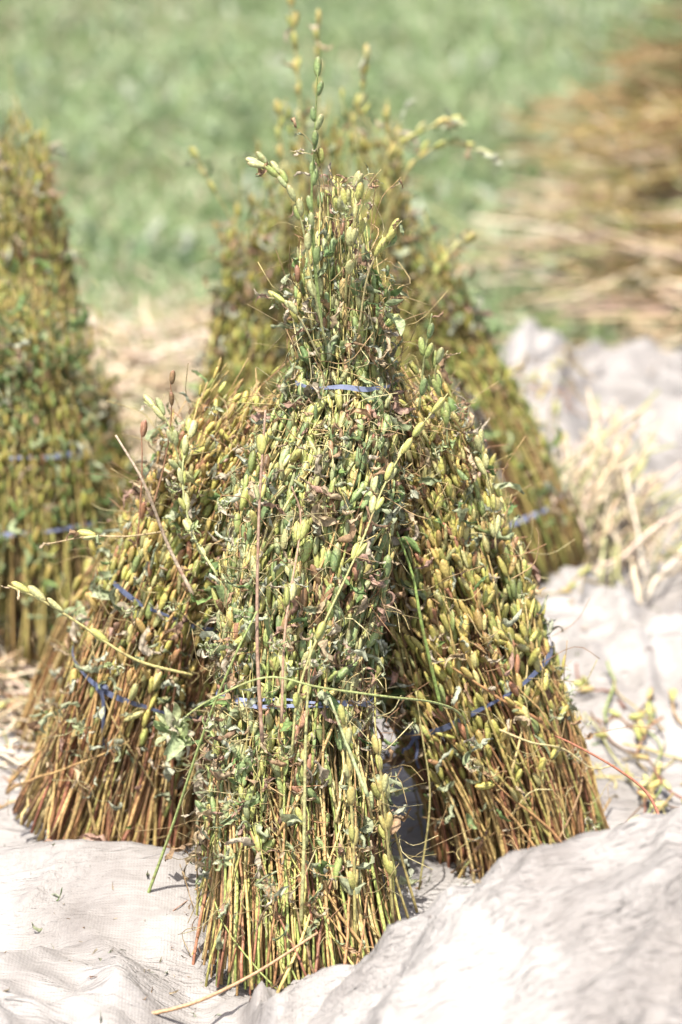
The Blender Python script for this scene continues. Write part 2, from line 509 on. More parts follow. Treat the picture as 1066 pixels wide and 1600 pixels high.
def shared(kind, ti, ci, tone='front'):
    k = (kind, ti, ci, tone)
    if k not in _mesh_cache:
        if kind == 'pod':
            (V, T, s), col, m = POD_HI[ti], POD_COLS[ci] * TINT[tone], M_POD
        elif kind == 'leaf':
            (V, T, s), col, m = LEAVES[ti], LEAF_COLS[ci], M_LEAF
        else:
            (V, T, s), col, m = FRESH[ti], FRESH_COLS[ci], M_LEAF
        _mesh_cache[k] = mesh_data(kind, V, T, s * col, m)
    return _mesh_cache[k]


def frames(D, rng):
    """N matrices whose third column is the direction D, with random roll"""
    D = norm(D)
    r = norm(rng.normal(size=D.shape)); A = norm(np.cross(D, r)); B = np.cross(D, A)
    return np.stack([A, B, D], -1)


def put(name, me, parent, M3, O):
    o = bpy.data.objects.new(name, me); C.objects.link(o); o.parent = parent
    m = Matrix(((M3[0, 0], M3[0, 1], M3[0, 2], O[0]), (M3[1, 0], M3[1, 1], M3[1, 2], O[1]), (M3[2, 0], M3[2, 1], M3[2, 2], O[2]), (0, 0, 0, 1)))
    o.matrix_basis = m
    return o


def catmull(a, n):
    a = np.asarray(a, float)
    p = np.concatenate([[2 * a[0] - a[1]], a, [2 * a[-1] - a[-2]]])
    out = []
    m = len(a) - 1
    for q in np.linspace(0, m - 1e-6, n):
        i = int(q); t = q - i
        p0, p1, p2, p3 = p[i], p[i + 1], p[i + 2], p[i + 3]
        out.append(0.5 * ((2 * p1) + (-p0 + p2) * t + (2 * p0 - 5 * p1 + 4 * p2 - p3) * t * t + (-p0 + 3 * p1 - 3 * p2 + p3) * t ** 3))
    return np.array(out)


class Axis:
    def __init__(self, pts, rads):
        A = catmull(np.concatenate([np.asarray(pts), np.asarray(rads)[:, None]], 1), 160)
        self.X, self.r = A[:, :3], A[:, 3]
        d = np.concatenate([[0], np.cumsum(np.linalg.norm(np.diff(self.X, axis=0), axis=1))])
        self.len = d[-1]; self.s = d / d[-1]
        self.T = norm(np.gradient(self.X, axis=0))
        ax = norm(self.X[-1] - self.X[0])
        ref = np.array([1.0, 0, 0]) if abs(ax[0]) < 0.8 else np.array([0, 0, 1.0])
        self.U = norm(ref - ax * np.dot(ref, ax)); self.W = np.cross(ax, self.U)

    def at(self, s):
        s = np.asarray(s)
        c = np.stack([np.interp(s, self.s, self.X[:, k]) for k in range(3)], -1)
        over = np.maximum(s - 1, 0)[..., None] * self.len
        c = c + over * self.T[-1]
        under = np.minimum(s, 0)[..., None] * self.len
        c = c + under * self.T[0]
        return c, np.interp(s, self.s, self.r)

    def ring(self, s, a, rho):
        c, r = self.at(s)
        return c + (r * rho)[..., None] * (np.cos(a)[..., None] * self.U + np.sin(a)[..., None] * self.W)


def ribbon(path, width, thick, nrm_c):
    """flat strip along path (n,3); its flat side faces away from nrm_c"""
    path = np.asarray(path, float); n = len(path)
    T = norm(np.gradient(path, axis=0))
    out = norm(path - nrm_c)
    out = norm(out - T * np.sum(out * T, 1, keepdims=True)); side = np.cross(T, out)
    w = np.broadcast_to(np.asarray(width, float), (n,))[:, None]
    V = np.stack([path + side * w / 2 + out * thick / 2, path - side * w / 2 + out * thick / 2,
                  path - side * w / 2 - out * thick / 2, path + side * w / 2 - out * thick / 2], 1).reshape(-1, 3)
    F = []
    for i in range(n - 1):
        for k in range(4):
            a = i * 4 + k; b = i * 4 + (k + 1) % 4
            F += [[a, b, b + 4], [a, b + 4, a + 4]]
    e = (n - 1) * 4
    F += [[0, 2, 1], [0, 3, 2], [e, e + 1, e + 2], [e, e + 2, e + 3]]
    return V, np.array(F)


def twine(ax, s, mat, parent, loc, rng, wraps=1, width=0.0045, tilt=0.0, swell=1.03, knot=None, tail=None, sag=0.0):
    """a plastic strip tied round the bundle; knot = angle on the ring, tail = lengths of the hanging ends"""
    root = None
    for k in range(wraps):
        a = np.linspace(0, 2 * math.pi, 73)
        ss = s + (k * 0.005) + tilt * np.cos(a) + sag * np.sin(a) + 0.0020 * np.sin(3 * a + k * 2 + s * 50) + 0.0012 * np.sin(7 * a + k)
        p = ax.ring(ss, a, np.full_like(a, swell) + 0.012 * np.sin(5 * a + k))
        c, _ = ax.at(np.array(s))
        V, F = ribbon(p - loc, width * (1 + 0.35 * np.sin(4 * a + k * 1.7 + s * 9)), 0.0007, c - loc)
        o = link("twine", mesh_data("twine", V, F, None, mat, False), parent)
        root = root or o
    if knot is not None:
        a = np.array(knot); kp = ax.ring(np.array(s + tilt * math.cos(knot)), a, np.array(swell + 0.03)) - loc
        g = Geo()
        th = np.linspace(0, 2 * math.pi * 1.7, 22)
        pts = kp + np.stack([0.006 * np.cos(th), 0.003 * np.sin(th * 1.5), 0.0045 * np.sin(th)], 1)
        V, F = ribbon(pts, 0.005, 0.0016, kp); g.add(V, F, 0)
        V, T = lathe([(-.004, .002), (-.002, .0045), (.002, .0045), (.004, .002)], 8); g.add(V + kp, T, 0)
        me = mesh_data("knot", np.concatenate(g.V), np.concatenate(g.T), None, mat, False)
        link("knot", me, root)
        for (dx, dz, dy) in (tail or []):
            t = np.linspace(0, 1, 14)
            out = norm(kp + loc - ax.at(np.array(s))[0])
            pts = kp + out * 0.004 + np.stack([dx * t + 0.002 * np.sin(t * 6), dy * t, dz * t + 0.002 * np.sin(t * 9)], 1)
            V, F = ribbon(pts, 0.0048 * (1 - 0.4 * t), 0.0007, kp - out)
            link("twine_end", mesh_data("twine_end", V, F, None, mat, False), root)
    return root


def stem_colors(rng, tone, N, n):
    ci = rng.choice(len(STEM_COLS), N, p=STEM_W[tone] / STEM_W[tone].sum())
    k = STEM_COLS[ci][:, None, :] * np.ones((1, n, 1))
    g = np.linspace(0, 1, n)[None, :, None]
    top = np.array([.30, .33, .12]) if tone == 'front' else np.array([.36, .31, .13])
    k = k * (1 - 0.45 * g) + top * 0.45 * g
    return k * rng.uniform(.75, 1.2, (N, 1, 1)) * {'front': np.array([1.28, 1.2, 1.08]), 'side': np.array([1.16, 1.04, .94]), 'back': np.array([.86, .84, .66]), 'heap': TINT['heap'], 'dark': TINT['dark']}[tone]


def bundle(name, label, cat, group, pts, n_out, n_in, tone, seed, detail=True, pods=(0.15, 0.4), ends=(0.75, 1.0), leaves=200,
           spacing=0.024, pod_l=(0.0155, 0.0265), ties=(), stem_r=(0.0014, 0.0025), podprob=0.9, wild=0.0, n_obj_pods=300, start=0.015, raw=False, green=0.0, drift=0.16, cross=0, muss=0.12):
    rng = np.random.default_rng(seed)
    if raw:
        pos = np.array([p[:3] for p in pts]); rad = np.array([p[3] for p in pts])
    else:
        pos = np.array([P(p[0], p[1], p[2]) for p in pts]); rad = np.array([p[3] / FPX * depth(q) for p, q in zip(pts, pos)])
    ax = Axis(pos, rad)
    loc = pos[0].copy()
    root = link(name, None, None, loc); tag(root, label, cat, group)
    root.empty_display_size = 0.05
    n = 13
    N = n_out + n_in
    a = rng.uniform(0, 2 * math.pi, N)
    rho = np.where(np.arange(N) < n_out, rng.uniform(.80, 1.0, N), np.sqrt(rng.uniform(.05, .62, N)))
    s0 = rng.uniform(-start, start, N)
    s1 = ends[0] + (ends[1] - ends[0]) * rng.random(N) ** 1.35 * np.clip(1.35 - 0.55 * rho, 0, 1)
    s1 = np.where(rng.random(N) < 0.10, s1 + rng.uniform(0, .06, N), s1)
    g = np.linspace(0, 1, n)
    S = s0[:, None] + (s1 - s0)[:, None] * g[None]
    A = a[:, None] + drift * rng.normal(size=(N, 1)) * (S - .5) * 2 + 0.05 * np.sin(S * 7 + rng.uniform(0, 6, (N, 1)))
    if cross:
        w = np.arange(cross)                                     # some outer stalks lie askew over the rest
        rho[w] = rng.uniform(1.0, 1.05, cross); a[w] = -math.pi / 2 + rng.normal(size=cross) * .75
        sa = rng.uniform(0, .5, cross); s0[w] = np.where(rng.random(cross) < .5, s0[w], sa); s1[w] = np.minimum(s0[w] + rng.uniform(.22, .5, cross), .98)
        S = s0[:, None] + (s1 - s0)[:, None] * g[None]
        A[w] = a[w, None] + rng.normal(size=(cross, 1)) * .5 * (g[None] - .5) * 2
    Rr = rho[:, None] * (1 + 0.05 * rng.normal(size=(N, 1)) * (S - .5)) + wild * rng.random((N, 1)) * np.clip(S - .7, 0, 1) * 2
    PT = ax.ring(S, A, Rr)
    PT = PT + 0.0011 * rng.normal(size=(N, n, 3)) * np.array([1, 1, .2])
    bow = rng.normal(size=(N, 1, 3)) * np.array([1, 1, .1])
    PT = PT + 0.004 * bow * np.sin(g * math.pi)[None, :, None]
    PT = PT + muss * rng.normal(size=(N, 1, 3)) * (np.clip(S - .62, 0, 1) ** 1.5)[..., None] * np.array([1, 1, .7])
    r0 = rng.uniform(stem_r[0], stem_r[1], N)
    RD = r0[:, None] * (1 - 0.68 * g[None])
    KC = stem_colors(rng, tone, N, n)
    # which way each stalk faces
    mid = PT[:, n // 2]; cmid, _ = ax.at(S[:, n // 2])
    outw = norm(mid - cmid); facing = outw @ norm(CAM - cmid.mean(0))
    vis = np.where(np.arange(N) < n_out, facing, -2)
    stalk_objs = {}
    if detail:
        order = [i for i in np.argsort(-vis) if vis[i] > -0.25]
        for i in order:
            base = PT[i, 0]
            V, T, K = tubes(PT[i:i + 1] - base, RD[i:i + 1], 6, KC[i:i + 1])
            stalk_objs[i] = link("stalk", mesh_data("stalk", V, T, K, M_STEM), root, base - loc)
        rest = [i for i in range(N) if i not in stalk_objs]
    else:
        rest = list(range(N))
    gs = Geo()
    V, T, K = tubes(PT[rest] - loc, RD[rest], 4, KC[rest]); gs.add(V, T, K)
    # pods -----------------------------------------------------------
    O, D, K, L, idx, F = [], [], [], [], [], []
    pc = POD_W[tone] / POD_W[tone].sum()
    seg = s1 * ax.len
    for i in range(N):
        if i >= n_out and s1[i] < ends[0] + .55 * (ends[1] - ends[0]) and rng.random() < 0.9: continue
        sp = rng.uniform(*pods)
        q0 = (sp - s0[i]) / (s1[i] - s0[i]); q = max(q0, 0.02); ph = rng.uniform(0, 6.28)
        step = spacing / ((s1[i] - s0[i]) * ax.len)
        ci0 = rng.choice(len(POD_COLS), p=pc)
        k = 0
        while q < 0.99:
            f = q * (n - 1); j = min(int(f), n - 2); t = f - j
            p = PT[i, j] * (1 - t) + PT[i, j + 1] * t
            tg = norm(PT[i, j + 1] - PT[i, j])
            cen, _ = ax.at(np.array(s0[i] + (s1[i] - s0[i]) * q)); ow = norm(p - cen)
            e1 = norm(np.cross(tg, ow)); e2 = np.cross(e1, tg)
            for w in range(2):
                if rng.random() > podprob * (1.0 if q < .55 else 1.3): continue
                az = ph + k * math.pi / 2 + w * math.pi + rng.normal() * 0.25
                rd = e1 * math.cos(az) + e2 * math.sin(az)
                if rd @ ow < -0.55: continue
                th = rng.uniform(.04, .26) if rng.random() < .8 else rng.uniform(.3, .9)
                O.append(p + rd * 0.0018); D.append(tg * math.cos(th) + rd * math.sin(th) + 0.05 * rng.normal(size=3))
                grow = 1.0 - 0.22 * max(0, q - 0.8) / 0.2
                L.append((pod_l[0] + (pod_l[1] - pod_l[0]) * rng.random()) * grow * (1 if rng.random() < .85 else .65))
                K.append(ci0 if rng.random() < .5 else rng.choice(len(POD_COLS), p=pc)); idx.append(i)
                F.append(float(ow @ norm(CAM - p)))
            q += step * rng.uniform(.75, 1.3); k += 1
    gp = Geo(); gl = Geo()
    if O:
        O = np.array(O); D = np.array(D); L = np.array(L); K = np.array(K); idx = np.array(idx); F = np.array(F)
        M = frames(D, rng)
        wd = L * np.where(rng.random(len(L)) < .2, rng.uniform(.17, .24, len(L)), rng.uniform(.26, .36, len(L)))
        M = M * np.stack([wd, wd * rng.uniform(.85, 1.1, len(L)), L], -1)[:, None, :]
        tone_j = rng.uniform(.6, 1.25, (len(L), 1))
        as_obj = np.zeros(len(O), bool)
        if detail:
            inframe = np.array([abs((o - CAM)[0] / ((o - CAM) @ FWD)) < 0.141 for o in O])
            cand = np.where((F > 0.35) & inframe & np.isin(idx, list(stalk_objs)) & (rho[idx] > .86))[0]
            sel = rng.permutation(cand)[:n_obj_pods]
            as_obj[sel] = True
            for q in sel:
                i = idx[q]
                put("seed_pod", shared('pod', int(rng.integers(5)), int(K[q]), tone), stalk_objs[i], M[q], O[q] - PT[i, 0])
        hi = (F > 0.0) & ~as_obj & detail & (rho[idx] > .78)
        lo = ~hi & ~as_obj & ((rng.random(len(O)) < .55) | (not detail))
        for sel, tp in ((hi, POD_MID), (lo, POD_LO)):
            w = np.where(sel)[0]; tid = rng.integers(len(tp), size=len(w))
            for q in range(len(tp)):
                ww = w[tid == q]
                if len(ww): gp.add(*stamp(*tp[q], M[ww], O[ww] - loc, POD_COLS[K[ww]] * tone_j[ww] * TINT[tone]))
    # withered leaves ------------------------------------------------
    if leaves:
        nl = leaves; i = rng.integers(n_out, size=nl)
        tip = rng.random(nl) < 0.32
        q = np.where(tip, rng.uniform(.93, 1.0, nl), rng.uniform(.08, .95, nl) ** 0.75)
        f = q * (n - 1); j = np.minimum(f.astype(int), n - 2); t = (f - j)[:, None]
        p = PT[i, j] * (1 - t) + PT[i, j + 1] * t
        cen, _ = ax.at(s0[i] + (s1 - s0)[i] * q); ow = norm(p - cen)
        p = p + ow * rng.uniform(.002, .011, (nl, 1))
        d = norm(ow * rng.uniform(.1, .8, (nl, 1)) + np.array([0, 0, -1.0]) * rng.uniform(-.5, 1.0, (nl, 1)) + 0.5 * rng.normal(size=(nl, 3)))
        M = frames(d, rng) * (.012 + .034 * rng.random(nl) ** 1.6)[:, None, None]
        ki = rng.choice(len(LEAF_COLS), nl, p=LEAF_W / LEAF_W.sum())
        fa = np.sum(ow * norm(CAM - p), 1)
        fresh = rng.random(nl) < green
        cnt = 0
        for q in range(nl):
            if detail and fa[q] > -0.1 and cnt < 300:
                if fresh[q]:
                    put("green_leaf", shared('fresh', int(rng.integers(5)), int(rng.integers(4))), root, M[q] * 1.1, p[q] - loc)
                else:
                    put("withered_leaf", shared('leaf', int(rng.integers(10)), int(ki[q])), root, M[q], p[q] - loc)
                cnt += 1
            else:
                tp = LEAVES[int(rng.integers(10))]
                kk = LEAF_COLS[ki[q]] if not fresh[q] else FRESH_COLS[int(rng.integers(4))]
                gl.add(*stamp(*tp, M[q:q + 1], p[q:q + 1] - loc, kk[None]))
        # thin dry leaf stalks that curl off the stems
        nt_ = int(leaves * (1.0 if detail else .5)); i = rng.integers(n_out, size=nt_); q = np.where(rng.random(nt_) < .35, rng.uniform(.85, 1.0, nt_), rng.uniform(.1, 1.0, nt_))
        f = q * (n - 1); j = np.minimum(f.astype(int), n - 2); t = (f - j)[:, None]
        p = PT[i, j] * (1 - t) + PT[i, j + 1] * t
        cen, _ = ax.at(s0[i] + (s1 - s0)[i] * q); ow = norm(p - cen)
        g2 = np.linspace(0, 1, 9)[None, :, None]
        d0 = norm(ow * .35 + .6 * rng.normal(size=(nt_, 3)) + np.array([0, 0, .2])); d1 = norm(rng.normal(size=(nt_, 3)) - ow * .5); d2 = norm(rng.normal(size=(nt_, 3)))
        ln = rng.uniform(.012, .055, (nt_, 1, 1))
        TP = p[:, None] + ln * (d0[:, None] * g2 + d1[:, None] * 0.9 * g2 ** 2 + d2[:, None] * .18 * np.sin(g2 * 7)) + ow[:, None] * .003 - loc
        kk = STEM_COLS[rng.choice([0, 3, 4, 6, 6, 7, 7], nt_)][:, None, :] * rng.uniform(.5, 1.2, (nt_, 1, 1)) * np.ones((1, 9, 1))
        V, T, K2 = tubes(TP, np.full((nt_, 9), .00045) * rng.uniform(.7, 1.5, (nt_, 1)), 3, kk); gs.add(V, T, K2)
    tag(gs.build("stalks", M_STEM, root), kind="stuff")
    o = gp.build("seed_pods", M_POD, root)
    if o: tag(o, kind="stuff")
    o = gl.build("withered_leaves", M_LEAF, root)
    if o: tag(o, kind="stuff")
    for tkw in ties:
        tkw = dict(tkw); s = tkw.pop('s')
        twine(ax, s, tkw.pop('mat', M_BLUE), root, loc, rng, **tkw)
    return root, ax, loc


def s_of(ax, px, py):
    d = ax.X - CAM; z = d @ FWD
    x = 533 + FPX * d[:, 0] / z; y = 800 - FPX * (d @ UPV) / z
    return float(ax.s[np.argmin((x - px) ** 2 + (y - py) ** 2)])


# a single stalk along a hand-laid path, with pods and leaves as its parts
def stalk_path(name, path, r, col, pods=(), parent=None, parent_loc=None, seed=0, pod_l=(.0155, .0225), pcols=(0, 1, 4, 5), leaves=(), label=None, cat=None, group=None, level=1, podcount=2):
    rng = np.random.default_rng(seed)
    pts = np.array([P(*p) for p in path]); c = catmull(pts, max(10, 5 * len(path)))
    base = c[0].copy()
    rr = r * np.linspace(1, .55, len(c))
    V, T, K = tubes((c - base)[None], rr[None], 7, (np.array(col)[None, None] * np.ones((1, len(c), 1))))
    me = mesh_data(name, V, T, K, M_STEM)
    o = link(name, me, parent, base - (parent_loc if parent is not None else 0))
    if parent is None: tag(o, label, cat, group)
    tg = norm(np.gradient(c, axis=0))
    for q in pods:
        f = q * (len(c) - 1); j = min(int(f), len(c) - 2)
        p = c[j] * (1 - (f - j)) + c[j + 1] * (f - j)
        az0 = rng.uniform(0, 6.28)
        for w in range(podcount):
            e1 = norm(np.cross(tg[j], [0.3, 1, 0.2])); e2 = np.cross(e1, tg[j])
            az = az0 + w * math.pi; rd = e1 * math.cos(az) + e2 * math.sin(az)
            if w and rng.random() < .3: continue
            p = p + tg[j] * w * rng.uniform(.001, .007)
            d = tg[j] + rd * rng.uniform(.06, .26)
            L = rng.uniform(*pod_l); wd = L * rng.uniform(.32, .38)
            M = frames(d[None], rng)[0] * np.array([wd, wd, L])
            put("seed_pod", shared('pod', int(rng.integers(5)), int(rng.choice(pcols))), o, M, p + rd * .0015 - base)
    for (q, size, kind, ci) in leaves:
        f = q * (len(c) - 1); j = min(int(f), len(c) - 2); p = c[j]
        d = norm(rng.normal(size=3) + np.array([0, -.6, -.5]) + tg[j] * .5)
        M = frames(d[None], rng)[0] * size
        put("green_leaf" if kind == 'fresh' else "withered_leaf", shared(kind, int(rng.integers(5)), ci), o, M, p - base)
    return o


# ------------------------------------------------------------------ the stack in focus
GRP = "tied sesame bundles leaning together in the near stack"
def py0(X, Y): pass

FRONT = [(474, 1512, -.18, 176), (467, 1390, -.14, 152), (460, 1240, -.095, 136), (460, 1085, -.06, 116), (472, 930, -.02, 124), (497, 770, .02, 126), (522, 665, .045, 102), (535, 585, .06, 60), (535, 500, .075, 68), (533, 400, .085, 56), (524, 280, .095, 24)]
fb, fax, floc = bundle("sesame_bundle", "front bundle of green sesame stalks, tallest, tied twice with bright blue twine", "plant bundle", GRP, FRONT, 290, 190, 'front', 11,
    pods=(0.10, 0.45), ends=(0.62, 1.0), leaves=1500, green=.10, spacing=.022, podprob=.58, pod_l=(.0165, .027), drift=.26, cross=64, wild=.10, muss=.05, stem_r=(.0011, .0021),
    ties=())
rng0 = np.random.default_rng(5)
twine(fax, s_of(fax, 460, 1087), M_BLUE, fb, floc, rng0, wraps=2, width=.0034, swell=1.05)
twine(fax, s_of(fax, 535, 590), M_BLUE, fb, floc, rng0, wraps=1, width=.0042, swell=1.22, sag=.016)

LEFT = [(172, 1300, .12, 160), (202, 1180, .125, 138), (244, 1020, .13, 120), (300, 870, .135, 106), (362, 740, .14, 106), (410, 660, .14, 98), (446, 605, .14, 80)]
lb, lax, lloc = bundle("sesame_bundle", "left bundle of yellowing sesame stalks splayed at the base, tied with blue twine coloured grey as in shade", "plant bundle", GRP, LEFT, 290, 190, 'side', 12,
    pods=(0.25, 0.66), ends=(0.74, 1.0), leaves=900, green=.06, stem_r=(.0014, .0025), spacing=.022, podprob=.62, pod_l=(.017, .027), drift=.24, cross=24, wild=.18)
twine(lax, s_of(lax, 240, 1055), M_BLUE_SHADED, lb, lloc, rng0, wraps=1, width=.0048, swell=1.03, knot=-2.1, tail=[(.004, -.075, -.006)])
twine(lax, s_of(lax, 265, 925), M_BLUE_SHADED, lb, lloc, rng0, wraps=1, width=.0045, swell=1.02)

RIGHT = [(812, 1332, .07, 142), (797, 1240, .075, 134), (757, 1120, .085, 134), (716, 1010, .095, 134), (688, 900, .105, 126), (664, 790, .11, 104), (636, 695, .115, 82), (610, 625, .12, 54), (588, 575, .125, 34)]
rb, rax, rloc = bundle("sesame_bundle", "right bundle packed with yellow-green pods, knotted blue twine in a darker shaded colour at mid height", "plant bundle", GRP, RIGHT, 290, 190, 'side', 13,
    pods=(0.16, 0.52), ends=(0.74, 1.0), leaves=800, green=.05, stem_r=(.0013, .0022), spacing=.021, podprob=.74, pod_l=(.018, .027), drift=.24, cross=24, wild=.18)
twine(rax, s_of(rax, 762, 1060), M_BLUE_SHADED, rb, rloc, rng0, wraps=1, width=.005, swell=1.04, tilt=0.035, knot=-2.35, tail=[(.006, -.038, -.004), (-.012, -.02, -.004)])

BACKL = [(120, 1190, .36, 100), (160, 1050, .33, 90), (210, 930, .30, 80), (270, 840, .27, 70), (340, 790, .24, 50)]
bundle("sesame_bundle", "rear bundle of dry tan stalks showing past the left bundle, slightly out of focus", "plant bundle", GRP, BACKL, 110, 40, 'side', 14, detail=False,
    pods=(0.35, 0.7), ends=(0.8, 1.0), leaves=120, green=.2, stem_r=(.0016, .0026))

# ------------------------------------------------------------------ the stacks behind
GB = "sesame bundles leaning together in the blurred stack behind"
def bg(label, grp, pts, seed, ties=(), n=110, green=.1, tone='back', ends=(.68, 1.0), wild=0.9, leaves=420, pods=(.15, .45)):
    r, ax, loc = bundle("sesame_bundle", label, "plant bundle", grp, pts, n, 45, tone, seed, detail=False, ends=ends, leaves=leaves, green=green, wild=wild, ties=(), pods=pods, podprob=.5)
    rg = np.random.default_rng(seed)
    for (px, py) in ties:
        twine(ax, s_of(ax, px, py), M_BLUE, r, loc, rg, wraps=1, width=.005, swell=.94, sag=.012)
    return r


BM = bg("tall middle bundle behind the near stack, its tips reaching the top edge", GB,
   [(560, 905, .74, 120), (560, 760, .80, 112), (552, 600, .86, 108), (545, 450, .90, 104), (540, 330, .93, 92), (532, 230, .95, 80), (525, 150, .96, 66)], 31, n=150, ends=(.70, 1.0))
BR_ = bg("right bundle of the stack behind, slanting down to the tarp with blue twine", GB,
   [(850, 905, .78, 78), (818, 800, .80, 74), (765, 680, .84, 72), (700, 560, .88, 70), (640, 440, .92, 62), (590, 330, .95, 54)], 32, ties=[(818, 800)], green=.25, pods=(.2, .5))
BL_ = bg("left bundle of the stack behind, yellowish, half hidden by the near stack", GB,
   [(330, 880, .78, 80), (355, 760, .82, 76), (385, 620, .86, 72), (405, 500, .90, 66), (430, 380, .93, 60), (455, 280, .95, 50)], 33, green=.05)

def bgstalk(path, r, pods, seed, parent, leaves=()):
    stalk_path("stalk", path, r, (.38, .36, .15), pods, seed=seed, pcols=(0, 1, 6, 4), parent=parent, parent_loc=np.array(parent.location), leaves=leaves)


PD = [.3, .42, .54, .66, .78, .9]
bgstalk([(478, 330, .85), (470, 180, .85), (462, 80, .86), (452, -20, .86)], .0022, PD, 101, BM, [(.6, .03, 'leaf', 5), (.8, .03, 'leaf', 2)])
bgstalk([(500, 330, .86), (498, 180, .86), (497, 90, .86), (498, 20, .86)], .0020, PD, 102, BM, [(.8, .03, 'leaf', 5), (.9, .03, 'leaf', 2)])
bgstalk([(540, 330, .84), (550, 220, .84), (566, 140, .84), (573, 80, .84)], .0016, PD, 103, BM, [(.8, .025, 'leaf', 5), (.95, .03, 'leaf', 7)])
bgstalk([(580, 340, .84), (600, 260, .84), (640, 215, .82), (690, 192, .82), (712, 190, .82)], .0020, PD, 104, BM, [(.9, .05, 'leaf', 5), (.97, .05, 'leaf', 7), (.8, .05, 'leaf', 0), (.93, .04, 'fresh', 2)])
bgstalk([(600, 350, .82), (640, 260, .82), (700, 225, .81), (765, 240, .81)], .0016, PD, 105, BM, [(.85, .05, 'leaf', 5), (.9, .05, 'leaf', 7)])
bgstalk([(640, 500, .80), (675, 440, .80), (700, 400, .80), (750, 362, .80)], .0016, [.4, .55, .7, .85], 106, BR_, [(.95, .03, 'leaf', 3)])
bgstalk([(420, 480, .80), (370, 360, .80), (330, 290, .80), (302, 235, .80)], .0016, [.6, .75, .9], 107, BL_, [(.9, .04, 'leaf', 1), (.95, .03, 'leaf', 0)])
bgstalk([(440, 420, .84), (442, 300, .84), (438, 220, .84), (436, 165, .84)], .0018, PD, 108, BM)
bgstalk([(600, 420, .84), (606, 300, .84), (610, 230, .84), (604, 175, .84)], .0018, PD, 109, BM, [(.9, .04, 'leaf', 2)])

GL = "sesame bundles leaning together in the stack at the left edge"
bg("upright brown-topped bundle rising at the left edge", GL,
   [(20, 930, .86, 130), (22, 760, .90, 118), (22, 600, .94, 114), (20, 450, .98, 102), (8, 330, 1.0, 84), (0, 220, 1.02, 56), (-5, 130, 1.03, 26)], 41, n=150, green=.08)
bg("lower green leafy bundle at the left edge tied with two blue strings", GL,
   [(55, 1020, .60, 138), (50, 900, .62, 126), (46, 800, .64, 112), (42, 700, .66, 96), (34, 600, .69, 78), (26, 500, .72, 60), (16, 410, .75, 40)], 42, ties=[(40, 820), (40, 705)], n=150, green=.75, leaves=1300)
bg("slim tan bundle leaning right in the stack at the left edge", GL,
   [(205, 985, .85, 58), (185, 860, .88, 54), (155, 730, .91, 50), (115, 600, .94, 44), (75, 480, .97, 34)], 43, n=80, green=.15)

# ------------------------------------------------------------------ heaps lying on the grass, right
GH = "cut sesame bundles lying in heaps on the grass"
def lying(label, p0, p1, r, seed, tone='heap', n=80):
    p0 = np.array(p0); p1 = np.array(p1)
    pts = [(*(p0 + (p1 - p0) * t), r * w) for t, w in ((0, 1.2), (.3, .85), (.6, .95), (1, 1.5))]
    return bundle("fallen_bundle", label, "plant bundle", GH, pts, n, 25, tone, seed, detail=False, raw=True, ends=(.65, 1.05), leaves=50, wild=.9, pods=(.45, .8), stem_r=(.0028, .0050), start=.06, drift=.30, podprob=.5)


lying("lowest cut bundle lying just beyond the tarp hem at right", (1.40, 2.50, .09), (.45, 2.42, .10), .09, 51)
lying("middle cut bundle in the near heap at right, pale tan", (1.45, 2.80, .10), (.48, 2.76, .12), .10, 52)
lying("upper cut bundle slanting on top of the near heap at right", (1.30, 2.75, .38), (.42, 2.60, .26), .085, 53)
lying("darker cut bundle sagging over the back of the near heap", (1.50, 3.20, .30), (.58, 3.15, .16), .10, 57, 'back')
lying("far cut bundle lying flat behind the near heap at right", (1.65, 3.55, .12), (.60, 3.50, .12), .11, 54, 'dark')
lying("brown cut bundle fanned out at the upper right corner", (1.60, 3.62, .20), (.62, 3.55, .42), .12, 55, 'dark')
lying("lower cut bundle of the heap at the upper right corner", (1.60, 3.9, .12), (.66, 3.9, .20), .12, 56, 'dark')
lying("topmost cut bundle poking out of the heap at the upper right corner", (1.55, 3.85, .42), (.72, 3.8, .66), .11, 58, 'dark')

# ------------------------------------------------------------------ hand-laid stalks of the near stack
TAN, GRN, BRN, PALE = (.42, .35, .16), (.26, .36, .10), (.24, .13, .08), (.45, .40, .22)
SP = lambda *a, **k: stalk_path("stalk", *a, **k)
fk = dict(parent=fb, parent_loc=floc)
lk = dict(parent=lb, parent_loc=lloc)
rk = dict(parent=rb, parent_loc=rloc)
SP([(505, 520, .0), (492, 400, .0), (488, 300, .0), (492, 210, .0), (497, 108, .0)], .0011, (.22, .29, .10), [.22, .42, .56, .68, .80, .90, .97], seed=1, pod_l=(.015, .021), pcols=(2, 3, 8), podcount=1, leaves=[(.7, .012, 'leaf', 3)], **fk)
SP([(500, 500, .0), (492, 420, .0), (486, 340, .0), (490, 240, .0), (494, 190, .0)], .0014, (.22, .29, .10), [.3, .45, .62, .8, .93], seed=2, pod_l=(.015, .021), pcols=(2, 3, 11), podcount=1, **fk)
SP([(510, 540, -.01), (488, 440, -.012), (472, 350, -.01), (455, 300, -.005), (425, 264, .0), (398, 258, .0)], .0012, (.30, .31, .14), [.15, .3, .42, .53, .63, .72, .80, .88], seed=3, pod_l=(.015, .021), pcols=(2, 11, 5), podcount=2, leaves=[(.97, .022, 'leaf', 4), (.95, .016, 'leaf', 3), (.9, .02, 'leaf', 4)], **fk)
SP([(545, 480, .0), (552, 380, -.005), (566, 320, .0), (580, 285, .0), (596, 265, .0)], .0008, (.40, .34, .15), [], seed=4, **fk)
SP([(560, 520, .0), (575, 430, .0), (600, 380, .0), (628, 345, .0)], .0012, (.35, .30, .15), [.5, .7], seed=5, leaves=[(.9, .02, 'leaf', 3), (.97, .018, 'leaf', 1), (.85, .02, 'fresh', 1)], **fk)
